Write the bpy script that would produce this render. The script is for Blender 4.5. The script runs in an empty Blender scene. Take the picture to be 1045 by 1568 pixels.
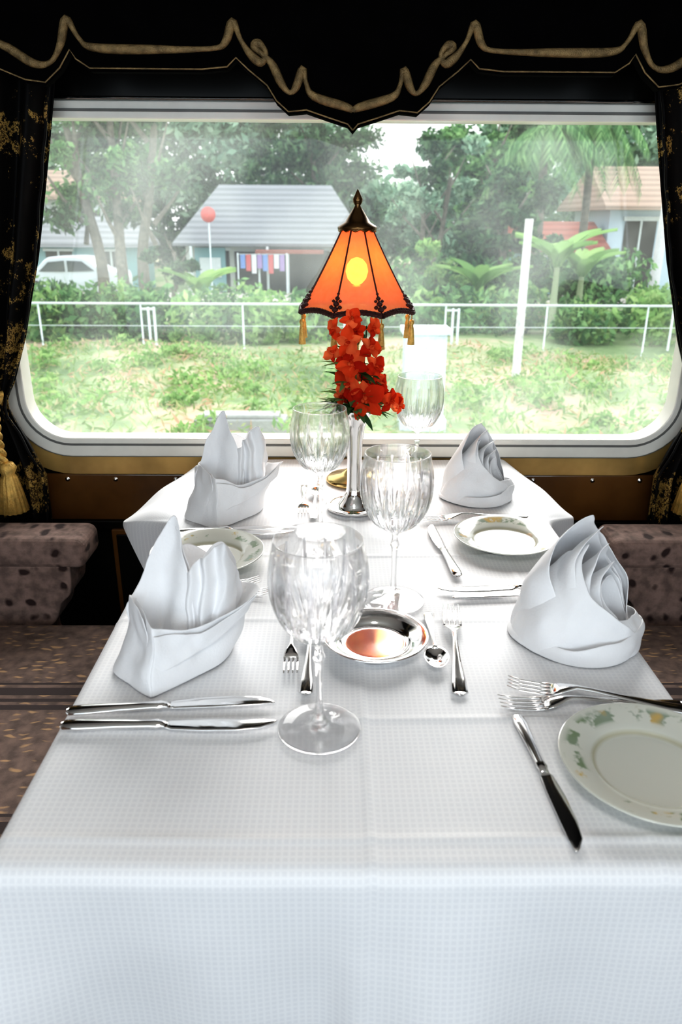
import bpy, bmesh, math, random
import numpy as np
from mathutils import Matrix, Vector, noise
random.seed(7); RNG=np.random.default_rng(7)
C=bpy.context.scene.collection
pi=math.pi
# ------------------------------------------------------------ materials
def newmat(name):
    m=bpy.data.materials.new(name); m.use_nodes=True
    nt=m.node_tree; b=nt.nodes['Principled BSDF']; return m,nt,b
def N(nt,t,**kw):
    n=nt.nodes.new(t)
    for k,v in kw.items():
        if k in n.inputs: n.inputs[k].default_value=v
        else: setattr(n,k,v)
    return n
def L(nt,a,b): nt.links.new(a,b)
def c4(c): return (c[0],c[1],c[2],1)
def ramp(nt,fac,stops,interp='LINEAR'):
    r=nt.nodes.new('ShaderNodeValToRGB'); r.color_ramp.interpolation=interp
    e=r.color_ramp.elements
    while len(e)<len(stops): e.new(0.5)
    for i,(p,c) in enumerate(stops): e[i].position=p; e[i].color=c4(c)
    L(nt,fac,r.inputs['Fac']); return r.outputs['Color']
def mat(name,col,rough=.5,metal=0,var=.12,scale=20,bump=0,bscale=80,coat=0,sheen=0,spec=None):
    m,nt,b=newmat(name)
    tc=N(nt,'ShaderNodeTexCoord'); n=N(nt,'ShaderNodeTexNoise',Scale=scale,Detail=4.0)
    L(nt,tc.outputs['Object'],n.inputs['Vector'])
    c0=[x*(1-var) for x in col]; c1=[min(1,x*(1+var)) for x in col]
    L(nt,ramp(nt,n.outputs['Fac'],[(.3,c0),(.7,c1)]),b.inputs['Base Color'])
    b.inputs['Roughness'].default_value=rough; b.inputs['Metallic'].default_value=metal
    if coat: b.inputs['Coat Weight'].default_value=coat
    if sheen: b.inputs['Sheen Weight'].default_value=sheen
    if spec is not None: b.inputs['Specular IOR Level'].default_value=spec
    if bump:
        n2=N(nt,'ShaderNodeTexNoise',Scale=bscale,Detail=3.0); L(nt,tc.outputs['Object'],n2.inputs['Vector'])
        bp=N(nt,'ShaderNodeBump',Strength=bump,Distance=.01); L(nt,n2.outputs['Fac'],bp.inputs['Height']); L(nt,bp.outputs[0],b.inputs['Normal'])
    return m
def foliage(name,stops,trans=.35):
    m,nt,b=newmat(name); nt.nodes.remove(b)
    g=N(nt,'ShaderNodeNewGeometry'); col=ramp(nt,g.outputs['Random Per Island'],stops)
    d=N(nt,'ShaderNodeBsdfDiffuse'); t=N(nt,'ShaderNodeBsdfTranslucent'); mx=N(nt,'ShaderNodeMixShader',Fac=trans)
    L(nt,col,d.inputs['Color']); L(nt,col,t.inputs['Color']); L(nt,d.outputs[0],mx.inputs[1]); L(nt,t.outputs[0],mx.inputs[2])
    L(nt,mx.outputs[0],nt.nodes['Material Output'].inputs['Surface']); return m
# ------------------------------------------------------------ mesh builder
class MB:
    def __init__(s): s.v=[]; s.f=[]; s.mi=[]; s.sm=[]; s.n=0
    def add(s,vs,fs,mi=0,sm=True):
        s.v.extend([tuple(map(float,p)) for p in vs])
        o=s.n; s.n+=len(vs)
        for i,f in enumerate(fs): s.f.append(tuple(i+o for i in f)); s.mi.append(mi[i] if isinstance(mi,list) else mi); s.sm.append(sm)
    def lathe(s,prof,seg=48,c=(0,0,0),mi=0,rmod=None,sm=True,mif=None):
        vs=[];fs=[];rings=[];mis=[]
        for (r,z) in prof:
            if r<1e-6: rings.append([len(vs)]); vs.append((c[0],c[1],c[2]+z))
            else:
                ring=[]
                for i in range(seg):
                    a=2*pi*i/seg; rr=r if rmod is None else rmod(r,z,a)
                    ring.append(len(vs)); vs.append((c[0]+rr*math.cos(a),c[1]+rr*math.sin(a),c[2]+z))
                rings.append(ring)
        for q,(A,B) in enumerate(zip(rings[:-1],rings[1:])):
            for i in range(seg):
                j=(i+1)%seg
                if len(A)==1 and len(B)==1: break
                if len(A)==1: fs.append((A[0],B[j],B[i]))
                elif len(B)==1: fs.append((A[i],A[j],B[0]))
                else: fs.append((A[i],A[j],B[j],B[i]))
                mis.append(mi if mif is None else mif(q,2*pi*(i+.5)/seg))
        s.add(vs,fs,mis,sm)
    def tube(s,pts,rad,seg=8,mi=0,sm=True):
        pts=[Vector(p) for p in pts]; n=len(pts)
        if not hasattr(rad,'__len__'): rad=[rad]*n
        vs=[];fs=[]; up=None
        for i,p in enumerate(pts):
            t=(pts[min(i+1,n-1)]-pts[max(i-1,0)]).normalized()
            if up is None: up=Vector((0,0,1)) if abs(t.z)<.9 else Vector((1,0,0))
            x=t.cross(up)
            if x.length<1e-4: x=t.cross(Vector((.3,1,.2)))
            x.normalize(); y=x.cross(t).normalized(); up=y
            for k in range(seg):
                a=2*pi*k/seg; vs.append(p+(x*math.cos(a)+y*math.sin(a))*rad[i])
        for i in range(n-1):
            for k in range(seg):
                j=(k+1)%seg; fs.append((i*seg+k,i*seg+j,(i+1)*seg+j,(i+1)*seg+k))
        fs.append(tuple(range(seg))); fs.append(tuple(range((n-1)*seg,n*seg)))
        s.add(vs,fs,mi,sm)
    def loft(s,sec,seg=12,mi=0,ex=1.0):
        vs=[];fs=[]
        for (x,y,z,hw,hz) in sec:
            for k in range(seg):
                a=2*pi*k/seg; vs.append((x,y+hw*math.cos(a),z+hz*math.sin(a)))
        n=len(sec)
        for i in range(n-1):
            for k in range(seg):
                j=(k+1)%seg; fs.append((i*seg+k,i*seg+j,(i+1)*seg+j,(i+1)*seg+k))
        fs.append(tuple(range(seg))); fs.append(tuple(range((n-1)*seg,n*seg)))
        s.add(vs,fs,mi)
    def box(s,a,b,mi=0):
        x0,y0,z0=a;x1,y1,z1=b
        s.add([(x0,y0,z0),(x1,y0,z0),(x1,y1,z0),(x0,y1,z0),(x0,y0,z1),(x1,y0,z1),(x1,y1,z1),(x0,y1,z1)],
          [(0,3,2,1),(4,5,6,7),(0,1,5,4),(1,2,6,5),(2,3,7,6),(3,0,4,7)],mi,False)
    def grid(s,fn,nu,nv,mi=0,sm=True):
        vs=[fn(i/nu,j/nv) for j in range(nv+1) for i in range(nu+1)]
        fs=[(j*(nu+1)+i,j*(nu+1)+i+1,(j+1)*(nu+1)+i+1,(j+1)*(nu+1)+i) for j in range(nv) for i in range(nu)]
        s.add(vs,fs,mi,sm)
    def leaves(s,cen,size,mi=0,asp=.45,flat=0):
        n=len(cen); u=RNG.normal(size=(n,3)); u[:,2]*= (1-flat); u/=np.linalg.norm(u,axis=1)[:,None]
        w=RNG.normal(size=(n,3)); w-= (w*u).sum(1)[:,None]*u; w/=np.linalg.norm(w,axis=1)[:,None]
        sz=(size*RNG.uniform(.6,1.4,n))[:,None]
        V=np.stack([cen-u*sz,cen+w*sz*asp,cen+u*sz,cen-w*sz*asp],1).reshape(-1,3)
        s.add(V.tolist(),[(4*i,4*i+1,4*i+2,4*i+3) for i in range(n)],mi,False)
    def wrinkle(s,amp,freq,seed=0):
        off=Vector((seed*3.1,seed*1.7,0))
        out=[]
        for p in s.v:
            q=Vector(p); f=sstep(0,.03,q.z)
            d=noise.noise_vector(q*freq+off)*amp*f+noise.noise_vector(q*freq*2.7+off)*amp*.3*f
            out.append((q.x+d.x,q.y+d.y,max(.0005,q.z+d.z*.6)))
        s.v=out
    def obj(s,name,mats,loc=(0,0,0),rot=(0,0,0),parent=None,recalc=False,mods=()):
        me=bpy.data.meshes.new(name); me.from_pydata(s.v,[],s.f)
        for m in mats: me.materials.append(m)
        me.polygons.foreach_set('material_index',s.mi); me.polygons.foreach_set('use_smooth',s.sm); me.update()
        if recalc:
            bm=bmesh.new(); bm.from_mesh(me); bmesh.ops.recalc_face_normals(bm,faces=bm.faces); bm.to_mesh(me); bm.free()
        o=bpy.data.objects.new(name,me); C.objects.link(o); o.location=loc; o.rotation_euler=rot
        if parent: o.parent=parent
        for k,kw in mods:
            md=o.modifiers.new(k.lower(),k)
            for a,b in kw.items(): setattr(md,a,b)
        return o
BEV=lambda w,n=3:('BEVEL',dict(width=w,segments=n,limit_method='ANGLE'))
SOL=lambda t:('SOLIDIFY',dict(thickness=t,offset=0))
SUB=lambda n:('SUBSURF',dict(levels=n,render_levels=n))
def empty(name,loc=(0,0,0)):
    e=bpy.data.objects.new(name,None); C.objects.link(e); e.location=loc; e.empty_display_size=.1; return e
def plate2d(name,loops,y0,th,mats,parent=None,bevel=0):
    cu=bpy.data.curves.new(name,'CURVE'); cu.dimensions='2D'; cu.fill_mode='BOTH'; cu.extrude=th/2; cu.bevel_depth=bevel
    for lp in loops:
        sp=cu.splines.new('POLY'); sp.points.add(len(lp)-1); sp.use_cyclic_u=True
        for i,(x,z) in enumerate(lp): sp.points[i].co=(x,z,0,1)
    t=bpy.data.objects.new('tmp',cu); C.objects.link(t)
    dg=bpy.context.evaluated_depsgraph_get(); me=bpy.data.meshes.new_from_object(t.evaluated_get(dg))
    bpy.data.objects.remove(t); me.transform(Matrix.Translation((0,y0-th/2,0))@Matrix.Rotation(pi/2,4,'X'))
    me.materials.clear()
    for m in mats: me.materials.append(m)
    o=bpy.data.objects.new(name,me); C.objects.link(o)
    if parent: o.parent=parent
    return o
def rr(x0,z0,x1,z1,r,n=10):
    out=[]
    for cx,cz,a0 in ((x1-r,z1-r,0),(x0+r,z1-r,pi/2),(x0+r,z0+r,pi),(x1-r,z0+r,3*pi/2)):
        for i in range(n+1):
            a=a0+pi/2*i/n; out.append((cx+r*math.cos(a),cz+r*math.sin(a)))
    return out
def spline(pts,n=6):
    P=[Vector(p) for p in pts]; out=[]
    for i in range(len(P)-1):
        p0=P[max(i-1,0)];p1=P[i];p2=P[i+1];p3=P[min(i+2,len(P)-1)]
        for k in range(n):
            t=k/n; out.append(.5*((2*p1)+(p2-p0)*t+(2*p0-5*p1+4*p2-p3)*t*t+(3*p1-p0-3*p2+p3)*t**3))
    out.append(P[-1]); return out
def sstep(a,b,x):
    t=min(1,max(0,(x-a)/(b-a))); return t*t*(3-2*t)
# ------------------------------------------------------------ material set
M_silver=mat('silver',(.92,.90,.88),.10,1,.04,10)
M_gold=mat('gold_thread',(.72,.46,.13),.45,.5,.3,60,.3,300)
M_brass=mat('brass',(.85,.60,.25),.18,1,.08)
M_lacq=mat('lacquer_wood_gold',(.74,.48,.17),.15,.5,.4,8,coat=.8)
M_wood=mat('walnut_panel',(.13,.055,.013),.25,0,.35,6,coat=.5)
M_dark=mat('dark_lacquer',(.005,.005,.004),.25,0,.3,6,coat=.15,spec=.3)
M_black=mat('black_fabric',(.002,.0018,.002),.95,0,.3,20,spec=.02)
M_alu=mat('window_frame_enamel',(.90,.885,.81),.25,0,.04)
M_seal=mat('rubber_seal',(.16,.16,.15),.5)
M_carpet=mat('carpet',(.02,.014,.014),.95,0,.4,60)
M_ceil=mat('ceiling_paint',(.66,.64,.6),.6)
def glassmat(name,tint,ior,fac):
    m,nt,b=newmat(name); b.inputs['Base Color'].default_value=c4(tint); b.inputs['Roughness'].default_value=0.0
    b.inputs['IOR'].default_value=ior; b.inputs['Transmission Weight'].default_value=1
    t=N(nt,'ShaderNodeBsdfTransparent'); mx=N(nt,'ShaderNodeMixShader',Fac=fac)
    L(nt,b.outputs[0],mx.inputs[1]); L(nt,t.outputs[0],mx.inputs[2]); L(nt,mx.outputs[0],nt.nodes['Material Output'].inputs['Surface'])
    return m
M_crystal=glassmat('crystal',(.98,.98,.985),1.45,.5); M_cut=glassmat('cut_crystal',(.70,.71,.75),1.65,.05)  # groove glass tinted darker to put the cuts' dark lines into its colour
def panemat():
    m,nt,b=newmat('hazy_window_glass'); nt.nodes.remove(b)
    t=N(nt,'ShaderNodeBsdfTransparent'); g=N(nt,'ShaderNodeBsdfGlossy',Roughness=.02); f=N(nt,'ShaderNodeFresnel',IOR=1.3)
    mx=N(nt,'ShaderNodeMixShader'); L(nt,f.outputs[0],mx.inputs[0]); L(nt,t.outputs[0],mx.inputs[1]); L(nt,g.outputs[0],mx.inputs[2])
    tr=N(nt,'ShaderNodeBsdfTranslucent',Color=(.95,1,.97,1)); tc=N(nt,'ShaderNodeTexCoord'); n=N(nt,'ShaderNodeTexNoise',Scale=3.0,Detail=5.0)  # haze and glare put into the pane as noisy translucent patches
    L(nt,tc.outputs['Object'],n.inputs['Vector']); mr=N(nt,'ShaderNodeMapRange'); mr.inputs[1].default_value=.42;mr.inputs[2].default_value=.75;mr.inputs[3].default_value=.012;mr.inputs[4].default_value=.12
    L(nt,n.outputs['Fac'],mr.inputs[0]); m2=N(nt,'ShaderNodeMixShader'); L(nt,mr.outputs[0],m2.inputs[0]); L(nt,mx.outputs[0],m2.inputs[1]); L(nt,tr.outputs[0],m2.inputs[2])
    L(nt,m2.outputs[0],nt.nodes['Material Output'].inputs['Surface']); return m
M_pane=panemat()
def clothmat():
    m,nt,b=newmat('damask_tablecloth'); uv=N(nt,'ShaderNodeUVMap'); sp=N(nt,'ShaderNodeSeparateXYZ'); L(nt,uv.outputs[0],sp.inputs[0])
    def s(o,per):
        a=N(nt,'ShaderNodeMath',operation='MULTIPLY'); L(nt,o,a.inputs[0]); a.inputs[1].default_value=2*pi/per
        q=N(nt,'ShaderNodeMath',operation='SINE'); L(nt,a.outputs[0],q.inputs[0]); return q.outputs[0]
    a=s(sp.outputs[0],.0068); c=s(sp.outputs[1],.0068)
    pr=N(nt,'ShaderNodeMath',operation='MAXIMUM'); L(nt,a,pr.inputs[0]); L(nt,c,pr.inputs[1])
    col=ramp(nt,pr.outputs[0],[(0,(.80,.805,.825)),(.9,(.87,.875,.885))]); L(nt,col,b.inputs['Base Color'])
    tc=N(nt,'ShaderNodeTexCoord'); n=N(nt,'ShaderNodeTexNoise',Scale=6.0,Detail=2.0); L(nt,tc.outputs['Object'],n.inputs['Vector'])
    b2=N(nt,'ShaderNodeBump',Strength=.45,Distance=.02); L(nt,n.outputs['Fac'],b2.inputs['Height'])
    L(nt,b2.outputs[0],b.inputs['Normal']); b.inputs['Roughness'].default_value=.6; b.inputs['Sheen Weight'].default_value=.1; return m
M_cloth=clothmat()
M_napkin=mat('napkin_linen',(.90,.90,.91),.8,0,.02,30,.10,300,sheen=.1)
def platemat():
    m,nt,b=newmat('floral_porcelain'); tc=N(nt,'ShaderNodeTexCoord'); sp=N(nt,'ShaderNodeSeparateXYZ'); L(nt,tc.outputs['Object'],sp.inputs[0])
    cb=N(nt,'ShaderNodeCombineXYZ'); L(nt,sp.outputs[0],cb.inputs[0]); L(nt,sp.outputs[1],cb.inputs[1])
    ln=N(nt,'ShaderNodeVectorMath',operation='LENGTH'); L(nt,cb.outputs[0],ln.inputs[0])
    rimm=ramp(nt,ln.outputs['Value'],[(.070,(0,0,0)),(.073,(1,1,1)),(.0885,(1,1,1)),(.0905,(0,0,0))])
    n=N(nt,'ShaderNodeTexNoise',Scale=38.0,Detail=3.0,Roughness=.6); L(nt,tc.outputs['Object'],n.inputs['Vector'])
    n3=N(nt,'ShaderNodeTexNoise',Scale=16.0); L(nt,tc.outputs['Object'],n3.inputs['Vector'])
    flo=ramp(nt,n3.outputs['Fac'],[(.36,(.62,.42,.08)),(.42,(.22,.30,.17)),(.62,(.30,.36,.28)),(.68,(.6,.42,.15))])
    msk=ramp(nt,n.outputs['Fac'],[(.5,(0,0,0)),(.57,(1,1,1))])
    mm=N(nt,'ShaderNodeMath',operation='MULTIPLY'); L(nt,rimm,mm.inputs[0]); L(nt,msk,mm.inputs[1])
    mx=N(nt,'ShaderNodeMix',data_type='RGBA'); L(nt,mm.outputs[0],mx.inputs[0]); mx.inputs[6].default_value=(.68,.69,.62,1); L(nt,flo,mx.inputs[7])
    edge=ramp(nt,ln.outputs['Value'],[(.0568,(0,0,0)),(.057,(1,1,1)),(.0588,(1,1,1)),(.059,(0,0,0))])
    m2=N(nt,'ShaderNodeMix',data_type='RGBA'); L(nt,edge,m2.inputs[0]); L(nt,mx.outputs[2],m2.inputs[6]); m2.inputs[7].default_value=(.5,.48,.35,1)
    L(nt,m2.outputs[2],b.inputs['Base Color']); b.inputs['Roughness'].default_value=.12; b.inputs['Coat Weight'].default_value=.5; return m
M_plate=platemat()
def upholstery(name,base,spot,stripe,sc=(24,90,24),rot=.75,th=.22):
    m,nt,b=newmat(name); tc=N(nt,'ShaderNodeTexCoord'); mp=N(nt,'ShaderNodeMapping'); mp.inputs['Scale'].default_value=sc; mp.inputs['Rotation'].default_value=(0,0,rot)
    nz=N(nt,'ShaderNodeTexNoise',Scale=25.0); L(nt,tc.outputs['Object'],nz.inputs['Vector'])
    ad=N(nt,'ShaderNodeMixRGB',blend_type='ADD',Fac=.025); L(nt,tc.outputs['Object'],ad.inputs[1]); L(nt,nz.outputs['Color'],ad.inputs[2])
    L(nt,ad.outputs[0],mp.inputs[0]); v=N(nt,'ShaderNodeTexVoronoi',Scale=1.0,Randomness=.45); L(nt,mp.outputs[0],v.inputs['Vector'])
    r1=ramp(nt,v.outputs['Distance'],[(th,(1,1,1)),(th+.14,(0,0,0))])
    n0=N(nt,'ShaderNodeTexNoise',Scale=45.0,Detail=4.0); L(nt,tc.outputs['Object'],n0.inputs['Vector'])
    bc=ramp(nt,n0.outputs['Fac'],[(.35,[x*.65 for x in base]),(.65,[x*1.35 for x in base])])
    mx=N(nt,'ShaderNodeMix',data_type='RGBA'); L(nt,r1,mx.inputs[0]); L(nt,bc,mx.inputs[6]); mx.inputs[7].default_value=c4(spot)
    out=mx.outputs[2]
    if stripe:
        sp=N(nt,'ShaderNodeSeparateXYZ'); L(nt,tc.outputs['Object'],sp.inputs[0])
        md=N(nt,'ShaderNodeMath',operation='WRAP'); L(nt,sp.outputs[1],md.inputs[0]); md.inputs[1].default_value=.34; md.inputs[2].default_value=0
        dv=N(nt,'ShaderNodeMath',operation='DIVIDE'); L(nt,md.outputs[0],dv.inputs[0]); dv.inputs[1].default_value=.34
        sm=ramp(nt,dv.outputs[0],[(0,(1,1,1)),(.04,(0,0,0)),(.07,(1,1,1)),(.10,(0,0,0)),(.13,(1,1,1)),(.2,(0,0,0)),(.23,(1,1,1)),(.25,(0,0,0))],'CONSTANT')
        m3=N(nt,'ShaderNodeMix',data_type='RGBA'); L(nt,sm,m3.inputs[0]); L(nt,out,m3.inputs[6]); m3.inputs[7].default_value=c4(stripe); out=m3.outputs[2]
    n=N(nt,'ShaderNodeTexNoise',Scale=600.0); L(nt,tc.outputs['Object'],n.inputs['Vector']); bp=N(nt,'ShaderNodeBump',Strength=.3,Distance=.002)
    L(nt,n.outputs['Fac'],bp.inputs['Height']); L(nt,bp.outputs[0],b.inputs['Normal'])
    L(nt,out,b.inputs['Base Color']); b.inputs['Roughness'].default_value=.9; b.inputs['Sheen Weight'].default_value=.05; return m
M_seat=upholstery('seat_brocade',(.145,.095,.075),(.44,.27,.14),(.035,.020,.018))
M_arm=upholstery('armrest_brocade',(.23,.155,.13),(.03,.014,.012),None,(26,14,26),.5,.18)
def curtainmat():
    m,nt,b=newmat('curtain_brocade'); tc=N(nt,'ShaderNodeTexCoord'); n=N(nt,'ShaderNodeTexNoise',Scale=9.0,Detail=8.0,Roughness=.8); L(nt,tc.outputs['Object'],n.inputs['Vector'])
    f=ramp(nt,n.outputs['Fac'],[(.555,(.004,.0035,.0035)),(.58,(.6,.38,.11)),(.60,(.02,.01,.006)),(.63,(.012,.006,.004)),(.65,(.5,.32,.09))]); L(nt,f,b.inputs['Base Color'])
    b.inputs['Roughness'].default_value=.6; b.inputs['Specular IOR Level'].default_value=.12; return m
M_curtain=curtainmat()
# ------------------------------------------------------------ carriage shell
XL,XR,YB,YF,ZC=-2.3,2.3,-1.25,1.80,2.15
WX0,WX1,WZ0,WZ1=-.795,.775,.796,1.498
wall=plate2d('wall_back',[[(XL,0),(XR,0),(XR,ZC),(XL,ZC)],rr(WX0-.03,WZ0-.03,WX1+.03,WZ1+.025,.11)],YF+.08,.08,[M_dark])
plate2d('wall_front',[[(XL,0),(XR,0),(XR,ZC),(XL,ZC)],rr(-1.9,.62,1.9,1.75,.12)],YB,.08,[M_wood])
w2=empty('window_2',(0,YB,1.2))
plate2d('frame',[rr(-1.96,.56,1.96,1.81,.14),rr(-1.9,.62,1.9,1.75,.12)],YB+.02-YB,.03,[M_alu],w2).location=(0,0,-1.2)
for nm,x0,x1 in(('wall_left',XL-.08,XL),('wall_right',XR,XR+.08)):
    b=MB(); b.box((x0,YB-.08,0),(x1,YF+.08,ZC)); b.obj(nm,[M_wood])
b=MB(); b.box((XL-.08,YB-.08,-.08),(XR+.08,YF+.08,0)); b.obj('floor',[M_carpet])
b=MB(); b.box((XL-.08,YB-.08,ZC),(XR+.08,YF+.08,ZC+.08)); b.obj('ceiling',[M_ceil])
w=empty('window_1',(0,YF,1.15))
def wpart(name,outer,inner,y0,th,m,bv=0):
    o=plate2d(name,[rr(WX0-outer,WZ0-outer,WX1+outer,WZ1+min(outer,.028),.10+outer),rr(WX0-inner,WZ0-inner,WX1+inner,WZ1+min(inner,.024),.10+inner)],y0,th,[m],None,bv)
    o.parent=w; o.location=(0,-YF,-1.15); return o
wpart('enamel_frame',.040,.0,YF+.03,.05,M_alu,.003)
wpart('inner_seal',.0145,.011,YF+.0,.024,M_seal,.001)
wpart('outer_seal',.044,.041,YF+.0,.02,M_seal,.001)
wpart('lacquer_surround',.090,.044,YF+.0,.014,M_lacq,.002)
g=MB(); g.box((WX0-.02,-.002,WZ0-.02),(WX1+.02,.002,WZ1+.02)); g.obj('glass_pane',[M_pane],parent=w,loc=(0,.035,-1.15))
r=MB(); r.box((WX0-.1,-.018,1.53),(WX1+.1,0,1.538),0); r.box((WX0-.1,-.018,1.505),(WX1+.1,0,1.512),0); r.obj('blind_rail',[M_silver],parent=w,loc=(0,0,-1.15),mods=[BEV(.003)])
b=MB(); b.box((XL,YF-.012,.58),(XR,YF,.704)); b.obj('trim_1',[M_wood],mods=[BEV(.004)])
b=MB(); b.box((XL,YF-.02,.555),(XR,YF,.58)); b.obj('trim_2',[M_dark],mods=[BEV(.005)])
b=MB()
for x in(-.72,-.45,-.6,.45,.6,.72,): b.tube([(x,YF-.012,.69),(x,YF-.016,.69)],[.006,.004],12)
b.obj('trim_3',[M_silver])
for x0,x1,nm in((-.62,-.5,'trim_4'),(.46,.58,'trim_5')):
    b=MB(); b.box((x0,YF-.03,.2),(x1,YF,.56),0); b.box((x0+.012,YF-.034,.22),(x1-.012,YF-.028,.548),1); b.obj(nm,[M_wood,M_dark],mods=[BEV(.003)])
# ------------------------------------------------------------ pelmet
PX=-.018; ku=.00123; kv=.00107; PZ=1.674
edge=[(0,206),(8,196),(38,186),(72,174),(100,177),(118,160),(132,136),(160,112),(178,94),(192,108),(230,112),(330,112),(400,112),(420,98),(428,84),(446,112),(470,134),(500,130),(560,104),(640,92),(900,92)]
mainl=[(0,172),(8,165),(60,148),(72,128),(77,106),(88,134),(98,142),(110,128),(124,98),(138,84),(150,72),(142,68),(132,82),(140,96),(156,84),(170,62),(181,36),(193,66),(215,76),(300,78),(390,76),(412,62),(428,34),(440,70),(458,98),(485,100),(530,72),(600,52),(900,50)]
def pel(u,v): return (PX+u*ku, PZ-v*kv)
right=[pel(u,v) for u,v in edge]; left=[pel(-u,v) for u,v in edge][::-1]
lower=left[:-1]+right
loop=lower+[(lower[-1][0],2.1),(lower[0][0],2.1)]
pe=empty('pelmet',(PX,1.62,1.6))
o=plate2d('board',[loop],1.63,.02,[M_black]); o.parent=pe; o.location=(-PX,-1.62,-1.6)
b=MB()
for sgn in(1,-1):
    pts=[Vector((pel(sgn*u,v)[0],1.608,pel(u,v)[1])) for u,v in mainl]
    pts=spline(pts,5); rad=[.0044+.0040*math.sin(i*.21)**2 for i in range(len(pts))]
    b.tube(pts,rad,8,0)
    pts=[Vector((pel(sgn*u,v-5)[0],1.609,pel(u,v-5)[1])) for u,v in edge]; b.tube(pts,.0015,6,0)
M_pgold=mat('pelmet_gold_braid',(.26,.18,.08),.5,.3,.5,60,.4,400)
b.obj('gold_braid',[M_pgold],parent=pe,loc=(-PX,-1.62,-1.6))
b=MB(); b.box((-1.12,1.63,1.70),(1.1,1.8,1.72)); b.obj('top_board',[M_black],parent=pe,loc=(-PX,-1.62,-1.6))
# ------------------------------------------------------------ curtains
def curtain(sgn):
    cx=-.01; e=empty('curtain' ,(cx+sgn*.85,1.72,1.2))
    ed=[(1.69,.60),(1.55,.612),(1.4,.645),(1.22,.685),(1.05,.735),(.95,.775),(.91,.80),(.88,.80),(.80,.765),(.72,.735),(.60,.74),(.45,.75)]
    def xin(z):
        for (z0,x0),(z1,x1) in zip(ed[:-1],ed[1:]):
            if z<=z0 and z>=z1: return x0+(x1-x0)*(z0-z)/(z0-z1)
        return ed[-1][1]
    b=MB()
    def fn(u,v):
        z=1.69-1.24*v; xi=xin(z); xo=1.02-.1*math.exp(-((z-.9)/.12)**2)
        x=xi+(xo-xi)*u; amp=.022*(1-.55*math.exp(-((z-.9)/.1)**2))
        y=1.725+amp*math.sin(u*2*pi*6.5+.6*math.sin(z*5))
        return (sgn*x,y,z)
    b.grid(fn,130,60,0); b.obj('drape',[M_curtain],parent=e,loc=(-sgn*.85,-1.72,-1.2),mods=[SOL(.003)])
    b=MB()
    b.tube([(sgn*(xin(z)-.001),1.70+.004*math.sin(z*70),z) for z in np.linspace(1.68,.46,60)],.0035,6)
    b.obj('edge_braid',[M_curtain],parent=e,loc=(-sgn*.85,-1.72,-1.2))
    b=MB(); 
    for ph in(0,pi):
        b.tube([(sgn*(.787+.13*t),1.668-.02*math.sin(pi*t)+.006*math.cos(t*26+ph),.93-.05*math.sin(pi*t*.9)+.006*math.sin(t*26+ph)) for t in np.linspace(0,1,60)],.007,8)
        b.tube([(sgn*(.800+.008*math.sin(3*t)+.005*math.sin(t*26+ph)),1.660+.005*math.cos(t*26+ph),.93-.17*t) for t in np.linspace(0,1,50)],.0062,8)
    b.lathe([(0,.03),(.014,.028),(.021,.015),(.014,.0),(.018,-.008),(.023,-.03),(.033,-.090),(.028,-.092),(0,-.088)],48,(sgn*.798,1.66,.745),rmod=lambda r,z,a:r*(1+(.09 if z<0 else .02)*math.sin(a*16)))
    b.obj('tie_tassel',[M_gold],parent=e,loc=(-sgn*.85,-1.72,-1.2))
curtain(-1); curtain(1)
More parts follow.
